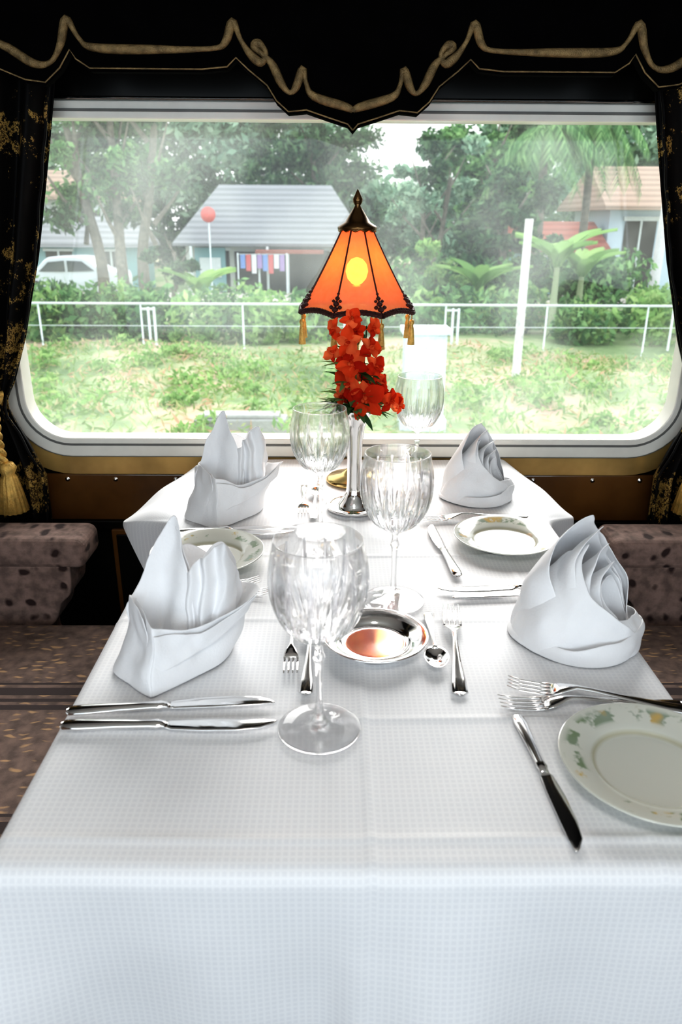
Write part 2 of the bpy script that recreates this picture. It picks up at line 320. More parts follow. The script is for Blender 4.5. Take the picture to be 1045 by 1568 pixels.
# ------------------------------------------------------------ table + cloth
TX,TY0,TY1,TZ=.375,.51,1.768,.75
t=empty('dining_table',(0,1.1,0))
b=MB(); b.box((-TX+.006,TY0+.006-1.1,.715),(TX-.006,TY1-1.1,.744)); b.obj('table_top',[M_wood],parent=t,mods=[BEV(.005)])
b=MB(); b.lathe([(0,0),(.16,0),(.16,.02),(.05,.05),(.035,.1),(.035,.62),(.08,.70),(.1,.715)],32,(0,-.15,0)); b.box((-.03,.2,.55),(.03,.66,.715)); b.obj('pedestal',[M_brass],parent=t)
def cloth():
    ov=.27; ovf=.42
    A=np.linspace(-TX-ov,TX+ov,340); B=np.linspace(TY0-ovf,TY1,460)
    R=.018; vs=[];uvs=[]
    def roll(s):
        if s<=0: return 0,0
        if s<R*pi/2: a=s/R; return R*math.sin(a),R*(1-math.cos(a))
        return R,R+s-R*pi/2
    def cr(d,w): return math.exp(-(d/w)**2)
    for bb in B:
        for a in A:
            sa=1 if a>0 else -1; da=max(0,abs(a)-(TX-R)); db=max(0,(TY0+R)-bb)
            x=max(-(TX-R),min(TX-R,a)); y=max(TY0+R,bb); z=TZ
            z+=.0026*cr(a+.017,.005)+.0024*cr(bb-.552,.005)+.0018*cr(bb-.735,.005)+.0014*cr(bb-1.2,.005)+.0014*cr(a-.25,.005)+.0014*cr(bb-.97,.005)
            z+=.0018*math.sin(a*9+bb*4)*math.sin(bb*7-a*3)
            k=0
            if da>0:
                k=sstep(1.35,1.49,bb)
                F=k*(.150 if sa<0 else .105)*(.12+.88*min(1,(TY1-bb)/.27)); Lh=ov*(1-k)+(F+.014)*k
                dd=da*(1-k)+da/(ov+R)*Lh*k
                if dd<F: ox,oz=dd*.95,dd*.30*(dd/F)+.02*dd
                else:
                    rx,rz=roll(dd-F); ox,oz=F*.95+rx*(1-.8*k),(F*.32)+rz
                ox+=.012*math.sin(bb*21+1)*sstep(.02,.25,dd-F)
                oz+=k*.006*math.sin(bb*30)*sstep(.02,.12,dd)
                x+=sa*ox
            else: oz=0
            if db>0:
                ry,rz=roll(db); y-=ry+ (.016*math.sin(a*13+.8)+.014*math.sin(a*29)+.016*math.exp(-((a+.03)/.02)**2))*sstep(.0,.30,db)
                if da>0: zz=max(oz,rz)+.25*min(oz,rz); y-=.03*sstep(0,.2,min(da,db))
                else: zz=rz
            else: zz=oz
            vs.append((x,y,z-zz)); uvs.append((a,bb))
    nu=len(A);nv=len(B)
    fs=[(j*nu+i,j*nu+i+1,(j+1)*nu+i+1,(j+1)*nu+i) for j in range(nv-1) for i in range(nu-1)]
    mb=MB(); mb.add(vs,fs,0,True); o=mb.obj('tablecloth',[M_cloth])
    me=o.data; ul=me.uv_layers.new(name='UVMap'); idx=np.empty(len(me.loops),dtype=np.int32); me.loops.foreach_get('vertex_index',idx)
    ul.data.foreach_set('uv',np.array(uvs)[idx].ravel()); return o
cloth()
Z=TZ+.003
# ------------------------------------------------------------ glasses
def wine_glass(x,y,rot=0):
    prof=[(0,0),(.044,0),(.046,.001),(.044,.0025),(.028,.005),(.012,.010),(.006,.018),(.0042,.035),(.004,.06),(.0045,.085),(.0068,.094),(.0045,.102),(.006,.112),(.018,.119),(.034,.131),(.046,.150),(.0525,.172),(.054,.193),(.052,.212),(.049,.226),(.0475,.236)]
    inn=[(.0467,.2365),(.0480,.226),(.0508,.212),(.0526,.193),(.0508,.172),(.0438,.152),(.0315,.136),(.016,.126),(0,.123)]
    P=[(q.x,q.y) for q in spline([Vector((a,b,0)) for a,b in prof],5)]; P[0]=(0,0); no=len(P)
    P+=[(q.x,q.y) for q in spline([Vector((a,b,0)) for a,b in inn],5)][:-1]+[(0,.123)]
    P=[(max(r,0),z) for r,z in P]
    outer=set((round(r,7),round(z,7)) for r,z in P[:no]); n=14
    def tri(a,k,w):
        q=abs(((a*k/(2*pi)+.5)%1)-.5)*2; return max(0,1-q/w)
    def cuts(z,a):
        e1=sstep(.122,.135,z)*(1-sstep(.195,.222,z)); w1=.10+.20*math.sin(pi*min(1,max(0,(z-.118)/.10)))
        e2=sstep(.119,.124,z)*(1-sstep(.150,.168,z)); w2=.42
        return e1*tri(a,n,w1), e2*tri(a+pi/n,n,w2)
    def rm(r,z,a):
        if z<.117 or (round(r,7),round(z,7)) not in outer: return r
        c1,c2=cuts(z,a); return r-.0016*c1-.0020*c2
    def mif(q,a):
        if q>=no-1: return 0
        z=P[q][1]
        if z<.117: return 0
        c1,c2=cuts(z,a); return 1 if (c1>.05 or c2>.05) else 0
    b=MB(); b.lathe(P,196,rmod=rm,mif=mif); return b.obj('wine_glass',[M_crystal,M_cut],(x,y,Z),(0,0,rot),recalc=True)
wine_glass(-.069,.716,.1); wine_glass(.0385,1.028,.3); wine_glass(-.078,1.300,.2); wine_glass(.131,1.60,.5)
# ------------------------------------------------------------ cutlery
def knife(small=False):
    b=MB(); k=.8 if small else 1
    b.loft([(0,0,.004,.004,.002),(.004,0,.004,.0085,.0035),(.02,0,.0045,.0095,.004),(.06,0,.005,.0075,.004),(.1,0,.005,.0062,.0038),(.108,0,.005,.0075,.0045),(.113,0,.005,.0055,.0035),(.12,0,.004,.006,.0015)],14)
    b.loft([(.116,0,.004,.005,.0014),(.125,.001,.004,.0085,.0012),(.16,.0015,.004,.0105,.0011),(.2,.001,.004,.0105,.001),(.225,-.001,.004,.0085,.0009),(.238,-.004,.004,.004,.0008),(.243,-.006,.004,.001,.0005)],14)
    return b,k
def fork():
    b=MB()
    b.loft([(0,0,.003,.004,.0012),(.004,0,.003,.0095,.0018),(.03,0,.004,.0085,.002),(.07,0,.007,.005,.0019),(.11,0,.011,.003,.002),(.128,0,.012,.0035,.002),(.138,0,.010,.008,.0015),(.148,0,.007,.0118,.0013),(.158,0,.0045,.0125,.0013)],14)
    for i in range(4):
        y=-.0108+.0072*i
        b.loft([(.155,y*.96,.005,.0024,.0012),(.17,y,.0035,.0021,.0012),(.19,y,.004,.0018,.0011),(.207,y*.97,.008,.0007,.0006)],8)
    return b,1
def spoon():
    b=MB()
    b.loft([(0,0,.003,.004,.0012),(.004,0,.003,.0095,.0018),(.03,0,.004,.008,.002),(.07,0,.007,.0045,.0019),(.105,0,.010,.003,.002),(.12,0,.011,.0035,.0018),(.126,0,.011,.005,.001)],14)
    def fn(u,v):
        a=2*pi*u; r=v; x=.151+.03*r*math.cos(a); y=.019*r*math.sin(a)*(1-.12*math.cos(a))
        return (x,y,.011-.009*(1-r*r))
    b.grid(fn,32,8); return b,1
def put(kind,name,p,q,small=False,flip=False,dz=0):
    b,k=kind(small) if kind is knife else kind()
    full={knife:.243,fork:.207,spoon:.181}[kind]
    d=math.hypot(q[0]-p[0],q[1]-p[1]); s=min(1.08,max(.7,d/full))
    o=b.obj(name,[M_silver],(p[0],p[1],Z+dz),(0,0,math.atan2(q[1]-p[1],q[0]-p[0])),recalc=False)
    o.scale=(s,-s if flip else s,s)
    if kind is spoon: m=o.modifiers.new('s','SOLIDIFY'); m.thickness=.0008
put(knife,'butter_knife',(-.367,.742),(-.124,.766)); put(knife,'table_knife',(-.365,.716),(-.118,.718),flip=True)
put(fork,'dessert_fork',(-.113,.985),(-.108,.818)); put(spoon,'dessert_spoon',(-.087,.778),(-.084,.95))
put(fork,'dinner_fork',(.103,.776),(.125,1.025)); put(spoon,'dessert_spoon',(.088,.985),(.082,.825))
put(knife,'table_knife',(.35,1.072),(.112,1.055)); put(knife,'table_knife',(.35,1.045),(.13,1.036),flip=True)
put(knife,'butter_knife',(.151,1.105),(.130,1.33)); put(fork,'dinner_fork',(.33,1.375),(.112,1.355))
put(fork,'dinner_fork',(.37,.755),(.135,.757)); put(fork,'dessert_fork',(.372,.735),(.163,.79),dz=.006)
put(knife,'butter_knife',(.163,.735),(.177,.53),dz=.0)
put(knife,'table_knife',(-.36,1.290),(-.121,1.318)); put(knife,'table_knife',(-.355,1.275),(-.125,1.292),flip=True)
put(fork,'dessert_fork',(-.118,1.56),(-.113,1.375)); put(spoon,'dessert_spoon',(-.093,1.36),(-.09,1.53))
put(fork,'dinner_fork',(-.36,1.05),(-.153,1.045)); put(fork,'dinner_fork',(-.352,1.02),(-.17,1.075),dz=.006)
# ------------------------------------------------------------ plates / dish
def plate(x,y,sc=1,rot=0):
    b=MB(); P=[(0,.003),(.05,.003),(.052,0),(.056,0),(.060,.006),(.080,.014),(.0955,.0185),(.096,.0195),(.095,.0205),(.080,.0165),(.064,.011),(.058,.0065),(.054,.005),(0,.005)]
    P2=P[:4]+[(q.x,q.y) for q in spline([Vector((a,c,0)) for a,c in P[3:13]],4)]+[P[-1]]
    b.lathe(P2,96); o=b.obj('side_plate',[M_plate],(x,y,Z+.0008),(0,0,rot),recalc=True); o.scale=(sc,)*3
plate(.283,.638); plate(.256,1.245,.95,2); plate(-.268,1.17,1,4)
b=MB(); P=[(0,.002),(.040,.002),(.042,0),(.046,0),(.052,.008),(.060,.013),(.071,.016),(.073,.017),(.071,.0185),(.060,.0155),(.050,.0105),(.044,.005),(.03,.004),(0,.004)]
b.lathe([(q.x,q.y) for q in spline([Vector((a,c,0)) for a,c in P],4)],72); b.obj('silver_coaster_dish',[M_silver],(.004,.897,Z),recalc=True)
# ------------------------------------------------------------ vase with flowers
vx,vy=-.012,1.425
vb=empty('flower_vase',(vx,vy,Z))
b=MB(); P=[(0,0),(.05,0),(.055,.003),(.057,.008),(.054,.0085),(.05,.005),(.034,.0055),(.032,.012),(.024,.022),(.017,.035),(.0145,.06),(.0145,.10),(.016,.14),(.020,.17),(.028,.19),(.037,.203),(.0385,.206),(.036,.206),(.026,.19),(.018,.17),(.013,.14),(.0,.12)]
b.lathe(P[:8]+[(q.x,q.y) for q in spline([Vector((a,c,0)) for a,c in P[8:]],4)],72); b.obj('silver_vase',[M_silver],parent=vb)
M_petal=foliage('orchid_petal',[(0,(.50,.018,.008)),(.5,(.82,.07,.018)),(1,(.95,.20,.07))],.4)
M_leaf=foliage('bouquet_leaf',[(0,(.03,.09,.035)),(1,(.20,.34,.12))],.3)
b=MB()
def blossom(mb,c,dirv,s):
    d=Vector(dirv).normalized(); x=d.orthogonal().normalized(); y=d.cross(x); a0=random.random()*6
    for k in range(5):
        a=a0+k*2*pi/5+random.uniform(-.15,.15); ax=(x*math.cos(a)+y*math.sin(a)); si=d.cross(ax); sl=s*random.uniform(.85,1.2); cup=random.uniform(.0,.5)
        w=s*(.50 if k%2 else .32)
        def fn(u,v): 
            q=u*2-1; ww=w*math.sin(pi*min(.97,v*.85+.1))
            return tuple(Vector(c)+ax*sl*v*(1-.15*cup*v)+si*q*ww+d*(-sl*.35*v*v+.25*s*abs(q)*v+cup*s*v+.06*s*math.sin(v*9+q*3)))
        mb.grid(fn,4,7,0)
    for k in range(3):
        a=a0+k*2.1; ax=(x*math.cos(a)+y*math.sin(a)); mb.tube([Vector(c),Vector(c)+d*s*.3+ax*s*.12,Vector(c)+d*s*.5+ax*s*.05],[s*.12,s*.1,s*.03],6,0)
spots=[(-.040,-.012,.358,.022),(-.008,-.02,.378,.022),(.030,-.01,.360,.021),(-.014,-.03,.336,.028),(.026,-.028,.326,.026),(-.042,-.012,.314,.020),
 (-.008,-.035,.298,.032),(.036,-.030,.292,.025),(.044,-.02,.258,.026),(-.014,-.036,.260,.032),(.016,-.045,.234,.038),(.050,-.02,.236,.026),(-.026,-.02,.234,.019),
 (0,.02,.35,.022),(-.015,.03,.29,.026),(.02,.03,.26,.026),(.008,.0,.275,.024)]
for (x,y,z,s) in spots: blossom(b,(x,y,z),(x*18+random.uniform(-.3,.3),-.9 if y<0.01 else .6,random.uniform(-.15,.5)),s)
blossom(b,(.066,-.03,.226),(.5,-1,.1),.026); blossom(b,(.084,-.02,.218),(.9,-.6,.0),.016)
for i in range(9):
    a=i*.8; pts=[(.004*math.cos(a),.004*math.sin(a),.12),(.012*math.cos(a),.012*math.sin(a),.22),(.022*math.cos(a)-.002,.02*math.sin(a),.25+.014*i)]
    b.tube(pts,.0016,6,1)
b.tube([(.0,0,.2),(.03,-.015,.222),(.066,-.028,.224)],.0015,6,1)
for i in range(110):
    a=i*2.4; l=random.uniform(.042,.068) if i<80 else random.uniform(.035,.055); el=random.uniform(-.25,.8); hi=random.uniform(0,.026) if i<80 else random.uniform(.03,.11); base=Vector((.012*math.cos(a),.012*math.sin(a),.203+hi))
    d=Vector((math.cos(a)*math.cos(el),math.sin(a)*math.cos(el),math.sin(el))); si=d.cross(Vector((0,0,1))).normalized(); n=si.cross(d)
    b.grid(lambda u,v:tuple(base+d*l*v+si*(u*2-1)*.0075*math.sin(pi*min(.98,v*.9+.08))-n*.018*v*v),2,5,1)
b.obj('orchid_bouquet',[M_petal,M_leaf],parent=vb)
# ------------------------------------------------------------ lamp
lx,ly=-.007,1.60
le=empty('table_lamp',(lx,ly,Z))
b=MB(); P=[(0,0),(.062,0),(.064,.004),(.058,.010),(.03,.016),(.014,.03),(.009,.05),(.008,.12),(.012,.13),(.008,.14),(.007,.30),(.011,.31),(.007,.32),(.006,.39),(.013,.395),(.014,.42),(0,.422)]
b.lathe(P,48); b.obj('stem',[M_brass],parent=le)
b=MB(); b.lathe([(0,.42),(.010,.424),(.019,.434),(.023,.448),(.020,.462),(.012,.472),(0,.476)],24)
m,nt,bs=newmat('bulb_glow'); nt.nodes.remove(bs); em=N(nt,'ShaderNodeEmission',Color=(1,.62,.22,1),Strength=18.0); L(nt,em.outputs[0],nt.nodes['Material Output'].inputs['Surface']); M_bulb=m
b.obj('bulb',[M_bulb],parent=le)
m,nt,bs=newmat('lamp_shade_silk'); nt.nodes.remove(bs)
tc=N(nt,'ShaderNodeTexCoord'); wv=N(nt,'ShaderNodeTexNoise',Scale=90.0); L(nt,tc.outputs['Object'],wv.inputs['Vector'])
d=N(nt,'ShaderNodeBsdfDiffuse'); L(nt,ramp(nt,wv.outputs['Fac'],[(.3,(.80,.30,.24)),(.7,(.90,.38,.30))]),d.inputs['Color']); tr=N(nt,'ShaderNodeBsdfTranslucent',Color=(1,.24,.045,1)); tp=N(nt,'ShaderNodeBsdfTransparent',Color=(1,.6,.2,1))
mx=N(nt,'ShaderNodeMixShader',Fac=.5); L(nt,d.outputs[0],mx.inputs[1]); L(nt,tr.outputs[0],mx.inputs[2])
m2=N(nt,'ShaderNodeMixShader',Fac=.09); L(nt,mx.outputs[0],m2.inputs[1]); L(nt,tp.outputs[0],m2.inputs[2]); L(nt,m2.outputs[0],nt.nodes['Material Output'].inputs['Surface']); M_shade=m
M_braid=mat('maroon_braid',(.05,.010,.008),.6,0,.3,100,.4,400)
def oc(k,z): 
    tt=(z-.374)/(.532-.374); R=.122*(1-tt)+.031*tt+.012*(tt*tt-tt); a=pi/8+k*pi/4; return Vector((R*math.cos(a),R*math.sin(a),z))
b=MB()
for k in range(8):
    b.grid(lambda u,v:tuple(oc(k,.374+.158*v).lerp(oc(k+1,.374+.158*v),u)),6,10,0,False)
b.obj('shade',[M_shade],parent=le)
b=MB()
for k in range(8):
    b.tube([oc(k,.374+.158*v) for v in np.linspace(0,1,8)],.0018,6,0)
    p0=oc(k,.374);p1=oc(k+1,.374); pts=[]
    for i in range(25):
        q=p0.lerp(p1,i/24); q=q*1.01; q.z=.374+.007*math.sin(pi*i/24)-.003; pts.append(q)
    b.tube(pts,[.0036+.0014*(i%2) for i in range(25)],8,0)
    b.tube([p+Vector((0,0,.005)) for p in pts],[.0016+.0008*((i+1)%2) for i in range(25)],6,0)
    for dz,off,rr_ in((.010,0,.0065),(.020,0,.0062),(.030,0,.0048),(.038,0,.003),(.014,.009,.0045),(.014,-.009,.0045),(.025,.007,.0035),(.025,-.007,.0035)):
        q=oc(k,.374+dz); tg=Vector((-q.y,q.x,0)).normalized(); q=q*1.015+tg*off; b.lathe([(0,rr_),(rr_*.8,rr_*.4),(rr_,0),(rr_*.8,-rr_*.5),(0,-rr_)],10,(q.x*.99,q.y*.99,.374+dz),0)
b.obj('braid_trim',[M_braid],parent=le)
b=MB(); b.lathe([(.037,.526),(.04,.53),(.038,.534),(.026,.541),(.018,.553),(.010,.565),(.0055,.572),(.009,.578),(.010,.584),(.006,.592),(.002,.600),(0,.603)],32)
b.tube([(.036*math.cos(a),.036*math.sin(a),.527+.002*math.sin(12*a)) for a in np.linspace(0,2*pi,60)],.0028,6); b.tube([(0,0,.42),(0,0,.54)],.0015,6)
M_cap=mat('antique_bronze',(.16,.09,.035),.25,.9,.2); b.obj('cap_finial',[M_cap],parent=le)
b=MB()
for k in range(8):
    q=oc(k,.374)*.985; b.tube([(q.x,q.y,.374),(q.x,q.y,.352)],.0012,5); b.lathe([(0,.004),(.004,.003),(.0055,-.002),(.0035,-.008),(.005,-.014),(.0075,-.046),(0,-.047)],14,(q.x,q.y,.355),rmod=lambda r,z,a:r*(1+.1*math.sin(a*7)))
b.obj('tassels',[M_gold],parent=le)
# ------------------------------------------------------------ napkins
def sheet(mb,bot,top,nv=8,nu=8,bulge=0,cyc=False,curl=0,lift=0):
    if cyc: bot=list(bot)+[bot[0]]; top=list(top)+[top[0]]
    B=spline(bot,nu);T=spline(top,nu); n=len(B)-1
    def fn(u,v):
        k=min(n,int(round(u*n))); r=B[k].lerp(T[k],v)
        o=Vector((r.x,r.y,0)); o=o.normalized() if o.length>1e-5 else o
        r=r+o*(bulge*math.sin(pi*v)+curl*v*v)
        return (r.x,r.y,max(.0008,r.z))
    mb.grid(fn,n,nv)
def napkin_mitre(x,y,rot=0,s=1,seed=1):
    b=MB()
    sheet(b,[(-.036,-.108,0),(-.028,-.102,0),(.008,-.066,0),(.040,-.028,0),(.046,.02,0),(.02,.055,0),(-.06,.055,0),(-.096,.01,0),(-.098,-.045,0),(-.062,-.090,0),(-.041,-.107,0)],
            [(-.034,-.086,.088),(-.028,-.084,.086),(.022,-.056,.070),(.084,.002,.088),(.078,.05,.076),(.02,.075,.07),(-.05,.055,.08),(-.072,.01,.088),(-.070,-.022,.094),(-.052,-.055,.094),(-.037,-.084,.089)],12,8,-.005,True)
    sheet(b,[(-.034,-.098,.020),(-.010,-.080,.030),(.030,-.052,.040),(.076,-.004,.066)],
            [(-.034,-.090,.080),(-.010,-.080,.075),(.028,-.058,.064),(.087,.000,.090)],8,8,-.001)
    sheet(b,[(-.040,-.104,.0),(-.066,-.085,.0),(-.100,-.050,.0),(-.098,.0,.0)],
            [(-.044,-.078,.092),(-.062,-.050,.100),(-.076,-.022,.098),(-.078,.012,.080)],12,8,-.006)
    sheet(b,[(-.078,-.035,.02),(-.060,-.040,.02),(-.042,-.03,.02),(-.018,-.048,.02),(.006,-.034,.02)],
            [(-.080,-.026,.086),(-.054,-.008,.138),(-.022,.012,.192),(-.004,-.016,.142),(.012,-.034,.080)],16,8,.002)
    sheet(b,[(-.05,-.005,.02),(-.030,-.024,.02),(-.006,-.012,.02),(.008,-.026,.02)],
            [(-.050,.016,.118),(-.022,.008,.178),(-.006,-.008,.146),(.010,-.024,.098)],16,8,.002)
    sheet(b,[(-.006,-.038,.02),(.003,-.046,.02),(.010,-.034,.02),(.018,-.042,.02),(.026,-.028,.02),(.036,-.032,.02),(.046,-.006,.02)],
            [(-.004,-.016,.124),(.006,-.028,.132),(.014,-.014,.142),(.024,-.026,.148),(.034,-.010,.158),(.050,-.014,.164),(.056,.010,.090)],16,8,.001)
    sheet(b,[(.006,.0,.02),(.028,.002,.02),(.048,.02,.02)],[(.006,.010,.122),(.044,.006,.160),(.060,.030,.09)],12,8,.003)
    sheet(b,[(-.05,.04,.02),(0,.045,.02),(.045,.05,.02)],[(-.05,.05,.095),(-.018,.045,.140),(.05,.055,.095)],10,8,.005)
    b.wrinkle(.0085,22,seed)
    o=b.obj('folded_napkin',[M_napkin],(x,y,Z),(0,0,rot),mods=[SOL(.0014),SUB(1)]); o.scale=(s,s,s)
def napkin_lily(x,y,rot=0,s=1,seed=3):
    b=MB(); D=math.radians
    def shell(cx,cy,R,H,ph0,a0,a1,lean,zb=0.0,hl=.25,hr=.2,p=1.5,flare=0,tp=.72):
        def fn(u,v):
            ph=a0+(a1-a0)*u
            q=(ph-ph0)/((a1-ph0) if ph>ph0 else (ph0-a0)); lo=hr if q>0 else hl
            h=H*(lo+(1-lo)*(1-abs(q)**p))
            z=zb+(h-zb)*v; f=z/H; r=R*(1-tp*f**1.9)*(1+.02*math.sin(5*ph+z*25))+flare*v*v
            return (cx+r*math.cos(ph)+lean[0]*f*f, cy+.82*r*math.sin(ph)+lean[1]*f*f, z)
        b.grid(fn,48,18)
    shell(-.008,.010,.078,.192,D(120),D(-20),D(250),(.014,-.045),p=1.7)
    shell(-.002,.000,.070,.178,D(140),D(5),D(262),(.026,-.042),.0,.25,.3,1.7)
    shell(.008,-.006,.060,.154,D(142),D(5),D(275),(.030,-.034),.0,.25,.3,1.7)
    shell(.018,-.012,.049,.128,D(138),D(5),D(290),(.026,-.024),.0,.25,.3,1.7)
    shell(.028,-.014,.037,.102,D(120),D(0),D(310),(.012,-.012),.0,.25,.35,1.7)
    shell(-.002,-.004,.086,.150,D(185),D(95),D(335),(.036,-.012),.0,.6,.16,1.0,0,.6)
    shell(.004,-.004,.086,.088,D(5),D(285),D(425),(-.006,.0),.0,.25,.35,1.4,.004)
    def cuff(u,v):
        ph=2*pi*u; h=.020+.014*math.cos(ph-D(320)); z=h*v
        r=.090*(1-.05*v+.03*math.sin(pi*v))+.006*math.sin(3*ph)
        return (r*math.cos(ph),.84*r*math.sin(ph)-.006,z)
    b.grid(cuff,60,8)
    b.wrinkle(.0085,19,seed)
    o=b.obj('folded_napkin',[M_napkin],(x,y,Z),(0,0,rot),mods=[SOL(.0014),SUB(1)]); o.scale=(s,s,s)
napkin_mitre(-.238,.882,0,1,1); napkin_mitre(-.245,1.425,.1,1.04,5)
napkin_lily(.288,.925,0,1.0,3); napkin_lily(.25,1.50,.15,.86,8)
# ------------------------------------------------------------ benches
def bench(sgn,cx):
    e=empty('dining_bench',(cx,.8,0)); X=lambda a:sgn*a
    def bx(b,x0,x1,y0,y1,z0,z1,mi=0):
        xa,xb=sorted((X(x0),X(x1))); b.box((xa,y0-.8,z0),(xb,y1-.8,z1),mi)
    b=MB(); bx(b,.44,1.0,.05,.755,.33,.47); bx(b,.44,1.0,.765,1.47,.33,.47); b.obj('seat_cushions',[M_seat],parent=e,mods=[BEV(.035,5)])
    b=MB(); bx(b,.5,1.05,.05,1.62,0,.34); b.obj('base',[M_dark],parent=e)
    b=MB(); bx(b,.98,1.12,.05,1.62,.3,1.05); b.obj('backrest',[M_seat],parent=e,mods=[BEV(.04,5)])
    b=MB(); bx(b,.56,1.0,1.50,1.625,.575,.645); b.obj('armrest_pad',[M_arm],parent=e,mods=[BEV(.022,5)])
    pr=[(.60,.58),(.605,.52),(.63,.49),(.645,.45),(.675,.42),(.68,.38),(.66,.33),(.67,.2)]
    pts=spline([Vector((a,c,0)) for a,c in pr],5); loop=[(X(p.x),p.y) for p in pts]+[(X(1.0),.2),(X(1.0),.58)]
    o=plate2d('arm_support',[loop],1.61,.10,[M_arm],None,.004); o.parent=e; o.location=(0,-.8,0)
bench(-1,-.04); bench(1,.0)
# ------------------------------------------------------------ ceiling fill lamp, added unseen behind camera to brighten the interior
ce=empty('ceiling_fill_lamp',(0,-.25,ZC))
b=MB(); b.lathe([(0,0),(.2,0),(.21,-.02),(.2,-.03),(.19,-.02)],40); b.obj('rim',[M_brass],parent=ce)
m,nt,bs=newmat('fill_lamp_glow'); bs.inputs['Emission Color'].default_value=(1,.97,.94,1); bs.inputs['Emission Strength'].default_value=16; bs.inputs['Base Color'].default_value=(.9,.88,.82,1)
b=MB(); b.lathe([(.19,-.02),(.15,-.05),(.08,-.07),(0,-.076)],40); b.obj('bowl',[m],parent=ce)

# ============================================================ OUTSIDE
GZ=-1.7
def gh(x,y): return GZ+.10*math.sin(x*.7+y*.3)+.08*math.sin(x*.31-y*.9)
m,nt,bs=newmat('meadow_ground'); tc=N(nt,'ShaderNodeTexCoord'); n=N(nt,'ShaderNodeTexNoise',Scale=.35,Detail=9.0,Roughness=.68); L(nt,tc.outputs['Object'],n.inputs['Vector'])
L(nt,ramp(nt,n.outputs['Fac'],[(.34,(.08,.14,.05)),(.47,(.20,.28,.12)),(.54,(.34,.34,.20)),(.60,(.46,.30,.22)),(.7,(.46,.41,.32))]),bs.inputs['Base Color']); bs.inputs['Roughness'].default_value=1
M_ground=m
b=MB(); b.grid(lambda u,v:((u-.5)*110,2.4+v*75,gh((u-.5)*110,2.4+v*75)),110,90); b.obj('grass_ground',[M_ground])
F_grass=foliage('grass_blades',[(0,(.15,.24,.08)),(.5,(.29,.40,.15)),(.75,(.46,.44,.25)),(1,(.55,.34,.23))],.3)
F_a=foliage('leaves_mid',[(0,(.035,.09,.035)),(.5,(.11,.24,.09)),(1,(.27,.44,.18))],.35)
F_b=foliage('leaves_dark',[(0,(.010,.03,.015)),(.5,(.04,.10,.045)),(1,(.14,.24,.11))],.3)
F_c=foliage('leaves_light',[(0,(.13,.25,.08)),(.5,(.25,.42,.14)),(1,(.40,.54,.22))],.4)
F_far=foliage('leaves_hazy',[(0,(.10,.18,.12)),(.5,(.22,.36,.24)),(1,(.40,.53,.37))],.35)  # paler greens put distance haze into the leaf colour
M_bark=mat('bark',(.13,.11,.085),.95,0,.4,8,.5,20)
def blob(n,c,r,shell=.55):
    d=RNG.normal(size=(n,3)); d/=np.linalg.norm(d,axis=1)[:,None]; rad=RNG.uniform(shell,1,n)[:,None]
    return d*rad*np.array(r)+np.array(c)
b=MB()
n=18000; X=RNG.uniform(-15,15,n); Y=RNG.uniform(8.5,18.8,n)
cen=np.stack([X,Y,np.array([gh(x,y) for x,y in zip(X,Y)])+RNG.uniform(0,.16,n)],1)
b.leaves(cen,.10,0,.2); 
for i in range(190):
    x=random.uniform(-14,14); y=random.uniform(10,18.3); s=random.uniform(.2,.5); b.leaves(blob(70,(x,y,gh(x,y)+s*.3),(s,s,s*.6)),.07,1)
b.obj('wild_grass',[F_grass,F_c])
b=MB()
for i in range(170):
    x=random.uniform(-19,19); y=random.uniform(20.2,23); s=random.uniform(.6,1.0); h=random.uniform(.5,1.0)
    b.leaves(blob(190,(x,y,GZ+h*.7),(s,s*.7,h)),.13,random.choice((0,0,1)))
b.obj('hedge',[F_a,F_c])
M_white=mat('white_paint',(.58,.63,.61),.6)
e=empty('fence',(0,19,GZ)); b=MB()
b.tube([(-20,0,1.08),(20,0,1.08)],.03,8); b.tube([(-20,0,.55),(20,0,.55)],.010,6)
xs=np.arange(-19.8,20,2.5)
for i,x in enumerate(xs):
    b.tube([(x,0,-.2),(x,0,1.1)],.022,8)
    if i%3==0:
        for dx in(.18,.32): b.tube([(x+dx,0,-.2),(x+dx,0,1.0)],.03,8)
        b.tube([(x,0,.95),(x+.32,0,.95)],.03,8)
b.obj('rails_posts',[M_white],parent=e)
b=MB(); b.tube([(3.5,14.6,GZ-.2),(3.49,14.6,1.35)],[.085,.075],12); b.obj('concrete_post',[mat('pole_concrete',(.48,.47,.43),.9,0,.4,8)])
b=MB(); b.tube([(10.6,26,GZ-.2),(10.7,26,6.5)],[.17,.12],12); b.box((9.9,25.9,5.6),(11.3,26.1,5.75)); b.obj('utility_pole',[mat('pole_grey',(.42,.42,.40),.9)])
e=empty('trackside_cabinet',(1.33,11.6,GZ)); b=MB(); b.box((-.36,-.25,-.1),(.36,.25,.12)); b.box((-.31,-.22,.1),(.31,.22,1.42)); b.box((-.36,-.27,1.42),(.36,.27,1.5)); b.box((-.28,-.228,.2),(-.01,-.22,1.35)); b.box((.01,-.228,.2),(.28,-.22,1.35)); b.obj('body',[mat('cabinet_paint',(.55,.63,.68),.5)],parent=e,mods=[BEV(.01)])
b=MB(); b.box((-2.1,10.7,GZ-.2),(-.75,11.1,GZ+.28)); b.box((-2.0,10.75,GZ+.28),(-.85,11.05,GZ+.34)); b.obj('concrete_kerb_block',[mat('kerb_concrete',(.32,.32,.30),.95)],mods=[BEV(.02)])
b=MB(); b.grid(lambda u,v:((u-.5)*70,29.2+v*3.4,GZ+.16),40,2); b.obj('dirt_road',[mat('dirt_road',(.44,.41,.36),1,0,.2,1.5)])
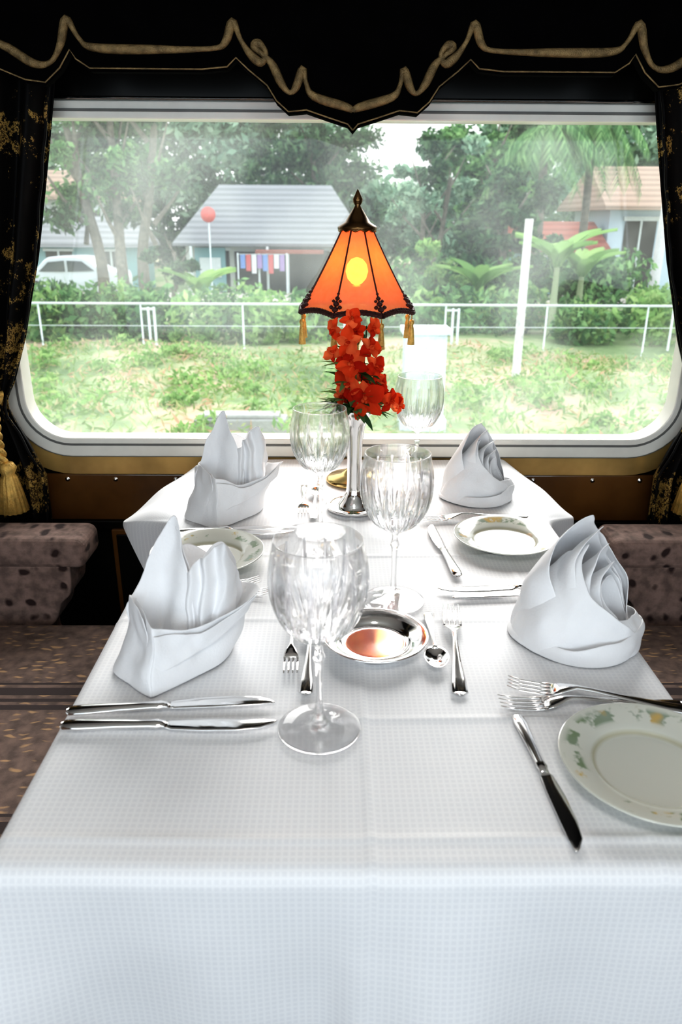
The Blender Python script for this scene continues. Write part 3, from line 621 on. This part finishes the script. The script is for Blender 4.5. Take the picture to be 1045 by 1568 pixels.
# parked car on the road
M_carp=mat('car_paint',(.62,.66,.70),.25,0,.03,4,coat=.6); M_tyre=mat('tyre',(.02,.02,.02),.8); M_cglass=mat('car_glass',(.04,.05,.06),.08)
ca=empty('parked_car',(-10.3,31.0,GZ+.17))
prof=[(-2.0,.30),(-2.02,.62),(-1.93,.82),(-1.25,.92),(-.75,1.36),(-.35,1.44),(.65,1.42),(1.25,1.02),(1.9,.92),(2.02,.70),(2.02,.30)]
pp=spline([Vector((a,c,0)) for a,c in prof],4)
o=plate2d('body',[[(p.x,p.y) for p in pp]],.80,1.56,[M_carp],ca,.05)
b=MB()
for yy in(-.845,.845):
    V=[(-1.05,yy,.95),(-.66,yy,1.30),(-.05,yy,1.35),(-.05,yy,.95)]; b.add(V,[(0,1,2,3)],0,False)
    V=[(.05,yy,.95),(.05,yy,1.35),(.62,yy,1.33),(1.08,yy,.98)]; b.add(V,[(0,1,2,3)],0,False)
    for xx in(-1.25,1.25): b.tube([(xx,yy*.86,.31),(xx,yy*1.01,.31)],[.31,.31],24,1); b.tube([(xx,yy*1.0,.31),(xx,yy*1.03,.31)],[.17,.15],20,2)
    b.box((-2.04,min(yy*.6,yy*.9),.62),(-1.98,max(yy*.6,yy*.9),.76),3)
b.obj('windows_wheels',[M_cglass,M_tyre,M_white,mat('tail_light',(.5,.04,.03),.3)],parent=ca)
def roofmat(name,col):
    m,nt,bs=newmat(name); tc=N(nt,'ShaderNodeTexCoord'); w=N(nt,'ShaderNodeTexWave',Scale=1.4,Distortion=.3); w.bands_direction='Z'; L(nt,tc.outputs['Object'],w.inputs['Vector'])
    L(nt,ramp(nt,w.outputs['Fac'],[(0,[c*.7 for c in col]),(1,col)]),bs.inputs['Base Color']); bs.inputs['Roughness'].default_value=1; bs.inputs['Specular IOR Level'].default_value=.1; return m
M_rgrey=roofmat('corrugated_grey',(.26,.265,.27)); M_rred=roofmat('roof_red',(.34,.12,.09)); M_rpale=roofmat('roof_pale',(.36,.26,.20))
M_wallw=mat('house_wall_cream',(.55,.57,.52),.9); M_teal=mat('house_wall_teal',(.18,.34,.35),.8); M_wdark=mat('house_shade_dark',(.03,.027,.025),.9); M_blue=mat('house_wall_blue',(.46,.56,.62),.9)  # the dark one paints shade in openings and under the porch
def house(name,x0,x1,y0,y1,ez,rz,roofm,wallm,hip=1.0,over=.5,extra=None):
    e=empty(name,((x0+x1)/2,y0,GZ)); cx=(x0+x1)/2; b=MB(); w=(x1-x0)/2; dpt=y1-y0
    b.box((-w,.0,-.2),(w,dpt,ez),0)
    o=over
    V=[(-w-o,-o*2,ez-.12),(w+o,-o*2,ez-.12),(w+o,dpt+o,ez-.12),(-w-o,dpt+o,ez-.12),(-w-o+hip,dpt/2,rz),(w+o-hip,dpt/2,rz)]
    V2=[(a,c,d+.12) for a,c,d in V]
    b.add(V+V2,[(0,1,2,3),(6,7,11,10),(7,8,11),(8,9,10,11),(9,6,10),(0,1,7,6),(1,2,8,7),(2,3,9,8),(3,0,6,9)],1,False)
    n=max(2,int(w*2/2.2))
    for i in range(n):
        a=-w+(i+.25)*2*w/n; c=-w+(i+.75)*2*w/n
        b.box((a,-.05,ez*.42 if i%2 else 0),(c,-.01,ez*.85),2)
        b.box((a-.08,-.09,ez*.85),(c+.08,-.02,ez*.9),3)
        b.box(((a+c)/2-.04,-.09,ez*.42 if i%2 else 0),((a+c)/2+.04,-.04,ez*.85),3)
    if extra: extra(b)
    b.obj('building',[wallm,roofm,M_wdark,M_white,M_rred,M_teal],parent=e)
def ex1(b):
    b.box((-3.4,-.8,0),(-3.3,-.7,2.0),3); b.box((-.2,-.8,0),(-.1,-.7,2.0),3)
    b.box((-.6,-1.4,1.72),(2.2,-.1,1.85),4); b.box((-.5,-1.35,0),(-.42,-1.27,1.75),3); b.box((.7,-1.35,0),(.78,-1.27,1.75),3)
    b.box((-1.6,-.3,0),(3.4,-.06,1.75),2); b.box((-3.3,-.2,.1),(-2.0,-.06,1.9),5)  # wide dark slab stands in for the porch shadow
    b.box((-3.1,-.26,.7),(-2.2,-.2,1.5),3)
house('bungalow_house',-6.4,1.0,34,39,2.1,4.35,M_rgrey,M_wallw,1.6,.4,ex1)
house('bungalow_house',-16,-11.0,40,44,4.0,5.2,M_rpale,M_wallw,1.2,.4)
house('bungalow_house',11.6,17.0,34,39,3.6,5.2,M_rpale,M_blue,.4,.7)
house('bungalow_house',-15.4,-8.6,34.5,37.5,2.0,3.0,M_rgrey,M_teal,.5,.3)
house('bungalow_house',7.6,11.2,33.5,36,1.9,2.9,M_rred,M_teal,.3,.3)
e=empty('laundry_line',(-3,32.4,GZ)); b=MB(); b.tube([(-1.0,0,1.7),(1.0,0,1.7)],.012,5,0); b.tube([(-1,0,0),(-1,0,1.75)],.03,6,0); b.tube([(1,0,0),(1,0,1.75)],.03,6,0)
for i in range(8):
    x=-.9+i*.23; b.grid(lambda u,v:(x+.2*u,.02*math.sin(u*6),1.7-v*(.55+.1*(i%3))),4,4,1+i%4)
b.obj('clothes',[M_white,mat('cloth_blue',(.15,.25,.5),.9),mat('cloth_red',(.5,.1,.1),.9),mat('cloth_white',(.6,.6,.6),.9),mat('cloth_purple',(.3,.2,.4),.9)],parent=e)
def reflection_disc(x,y,zz,r):  # red discs on posts stand in for lamp reflections in the window
    e=empty('red_reflection',(x,y,GZ)); b=MB(); b.tube([(0,0,-.1),(0,0,zz+.1)],.03,8,1); b.tube([(0,-.05,zz),(0,-.08,zz)],[r,r],24,0); b.obj('disc',[mat('reflection_red',(.62,.13,.11),.5),M_white],parent=e)
reflection_disc(8.6,19.6,2.05,.24); reflection_disc(-5.2,33.0,3.2,.3)
def tree(name,x,y,h,tr,crown,fm,nl=4500,leaf=.16,lean=0,trunks=1,lowc=.42):
    e=empty(name,(x,y,GZ)); b=MB()
    for tk in range(trunks):
        ox=(tk-(trunks-1)/2)*tr*3.2; a0=random.random()*6
        base=[Vector((ox,0,-.2)),Vector((ox+.15*math.cos(a0)+lean*.3,0,h*.25)),Vector((ox*1.5+lean*.6,0,h*.5)),Vector((ox*2+lean,0,h*.8))]
        b.tube(spline(base,4),[tr*(1-.6*i/12) for i in range(13)],10,0)
        for k in range(7):
            z=h*(.3+.08*k); a=a0+k*2.4; p=Vector((ox*1.6+lean*z/h,0,z)); q=p+Vector((math.cos(a)*crown*.6,math.sin(a)*crown*.5,h*.22))
            b.tube([p,p.lerp(q,.5)+Vector((0,0,-.1)),q],[tr*.4,tr*.25,tr*.1],6,0)
    m=nl//220
    for k in range(m):
        a=random.random()*2*pi; rr_=crown*math.sqrt(random.random()); z=h*random.uniform(lowc,1.0)
        s=random.uniform(.5,.95)*crown*.38
        b.leaves(blob(220,(lean+rr_*math.cos(a),rr_*.6*math.sin(a),z),(s,s,s*.7),.2),leaf,1 if k%3 else 2)
    b.obj('tree',[M_bark,fm,F_b],parent=e)
tree('broadleaf_tree',-7.0,26,7.5,.22,2.3,F_a,7600,.15,0,3,.40)
tree('broadleaf_tree',-11.4,25,7.5,.16,1.9,F_a,5200,.15,-.4,1,.5)
tree('broadleaf_tree',-5.0,24.6,2.6,.1,.9,F_b,1300,.12)
tree('broadleaf_tree',-1.2,45,8.2,.25,3.4,F_b,7000,.2)
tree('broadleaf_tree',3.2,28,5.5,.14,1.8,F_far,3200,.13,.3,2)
tree('broadleaf_tree',5.4,25.6,4.6,.18,1.7,F_b,5600,.15,0,1,.2)
tree('broadleaf_tree',7.4,39,7.8,.25,2.6,F_a,5800,.18)
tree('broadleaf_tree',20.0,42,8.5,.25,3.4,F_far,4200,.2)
tree('broadleaf_tree',-18.5,35,8.6,.25,3.0,F_a,5200,.2)
tree('broadleaf_tree',2.9,24.8,2.4,.1,1.2,F_c,1700,.12)
b=MB()
for i in range(270):
    x=random.uniform(-34,34); y=random.uniform(49,60); gap=(2<x<9)
    top=3.4 if gap else 8.2+1.4*math.sin(x*.5)
    z=random.uniform(-.8,top); s=random.uniform(1.4,2.5); b.leaves(blob(260,(x,y,z),(s,s*.8,s*.75),.2),.3,0 if random.random()<.6 else 1)
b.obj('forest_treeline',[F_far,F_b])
b=MB()
for i in range(80):
    x=random.uniform(2.5,9.8) if i%2 else random.uniform(-21,-13.2); y=random.uniform(24.6,28); s=random.uniform(.7,1.1); b.leaves(blob(190,(x,y,GZ+random.uniform(.5,1.5)),(s,s,s*.8),.3),.15,random.choice((0,1,0)))
b.obj('shrubbery',[F_a,F_b])
def palm(x,y,h):
    e=empty('palm_tree',(x,y,GZ)); b=MB(); b.tube([(0,0,-.2),(.05,0,h*.5),(0,0,h)],[.2,.15,.13],10,0)
    for k in range(24):
        a=k*2.4; up=random.uniform(.2,1.1); Lf=random.uniform(2.1,2.9)
        pts=[]
        for i in range(9):
            t_=i/8; r_=Lf*t_*math.cos(up*(1-t_*.6))*.8; pts.append(Vector((r_*math.cos(a),r_*math.sin(a),h+Lf*(math.sin(up)*t_-1.3*t_*t_*(.85)))))
        b.tube(pts,[.03*(1-.8*i/8) for i in range(9)],5,1)
        cu=spline(pts,5)
        for j in range(2,len(cu)-1):
            d=(cu[j+1]-cu[j]).normalized(); si=d.cross(Vector((0,0,1))).normalized()
            for sg in(-1,1):
                p=cu[j]; q=p+si*sg*.34+d*.22+Vector((0,0,-.36)); w_=d*.04
                b.add([p-w_,p+w_,q],[(0,1,2)],1,False)
    b.obj('palm',[M_bark,F_a],parent=e)
palm(7.2,28.6,5.7); palm(9.4,30.5,6.3)
def banana(x,y,h,n=9):
    e=empty('banana_plant',(x,y,GZ)); b=MB(); b.tube([(0,0,-.1),(0,0,h)],[.12,.07],10,0)
    for k in range(n):
        a=k*2.4+.4; up=random.uniform(.95,1.45); Lf=random.uniform(1.2,1.8); ax=Vector((math.cos(a),math.sin(a),0)); si=Vector((-math.sin(a),math.cos(a),0))
        def fn(u,v):
            q=u*2-1; wd=.24*math.sin(pi*min(.98,.08+.9*v))**.7
            return tuple(ax*(Lf*v*math.cos(up*(1-.5*v)))+Vector((0,0,h-.1+Lf*(math.sin(up)*v-.42*v*v)))+si*q*wd+Vector((0,0,.08*abs(q))))
        b.grid(fn,4,12,1)
    b.obj('banana',[mat('banana_stem',(.22,.26,.14),.7),F_c],parent=e)
banana(5.9,21.0,1.9,11); banana(6.9,22,1.6,10); banana(-4.2,24.0,.8); banana(4.2,23,1.1)
# ============================================================ LIGHT
wd=bpy.data.worlds.new('overcast_sky'); bpy.context.scene.world=wd; wd.use_nodes=True; nt=wd.node_tree; bg=nt.nodes['Background']
tc=N(nt,'ShaderNodeTexCoord'); sp=N(nt,'ShaderNodeSeparateXYZ'); L(nt,tc.outputs['Generated'],sp.inputs[0])
mr=N(nt,'ShaderNodeMapRange'); L(nt,sp.outputs[1],mr.inputs[0]); mr.inputs[1].default_value=-1; mr.inputs[2].default_value=1; mr.inputs[3].default_value=0; mr.inputs[4].default_value=1
L(nt,ramp(nt,mr.outputs[0],[(0,(.80,.91,1)),(.5,(.9,.96,1)),(1,(.97,1,1))]),bg.inputs['Color'])
m2=N(nt,'ShaderNodeMapRange'); L(nt,sp.outputs[1],m2.inputs[0]); m2.inputs[1].default_value=-.6; m2.inputs[2].default_value=.3; m2.inputs[3].default_value=2.5; m2.inputs[4].default_value=1.35
L(nt,m2.outputs[0],bg.inputs['Strength'])
sl=bpy.data.lights.new('sun','SUN'); sl.energy=4.5; sl.angle=math.radians(42); sl.color=(1,.985,.96)
so=bpy.data.objects.new('sun',sl); C.objects.link(so); so.location=(2,20,15)
so.rotation_euler=Vector((-.12,-.85,-.52)).to_track_quat('-Z','Y').to_euler()
# ============================================================ CAMERA
cam=bpy.data.cameras.new('camera'); co=bpy.data.objects.new('camera',cam); C.objects.link(co)
cam.sensor_fit='VERTICAL'; cam.sensor_height=36; cam.sensor_width=24; cam.lens=26.4; cam.clip_start=.05; cam.clip_end=300
co.matrix_world=Matrix.Translation((-.053,0,1.297))@Matrix.Rotation(math.radians(-.6),4,'Z')@Matrix.Rotation(math.radians(68.8),4,'X')@Matrix.Rotation(math.radians(.35),4,'Z')
cam.dof.use_dof=True; cam.dof.focus_distance=1.4; cam.dof.aperture_fstop=6.3
bpy.context.scene.camera=co
vs=bpy.context.scene.view_settings
vs.view_transform='Standard'
try: vs.look='Medium High Contrast'
except Exception as ex: print('look',ex)
vs.exposure=.22
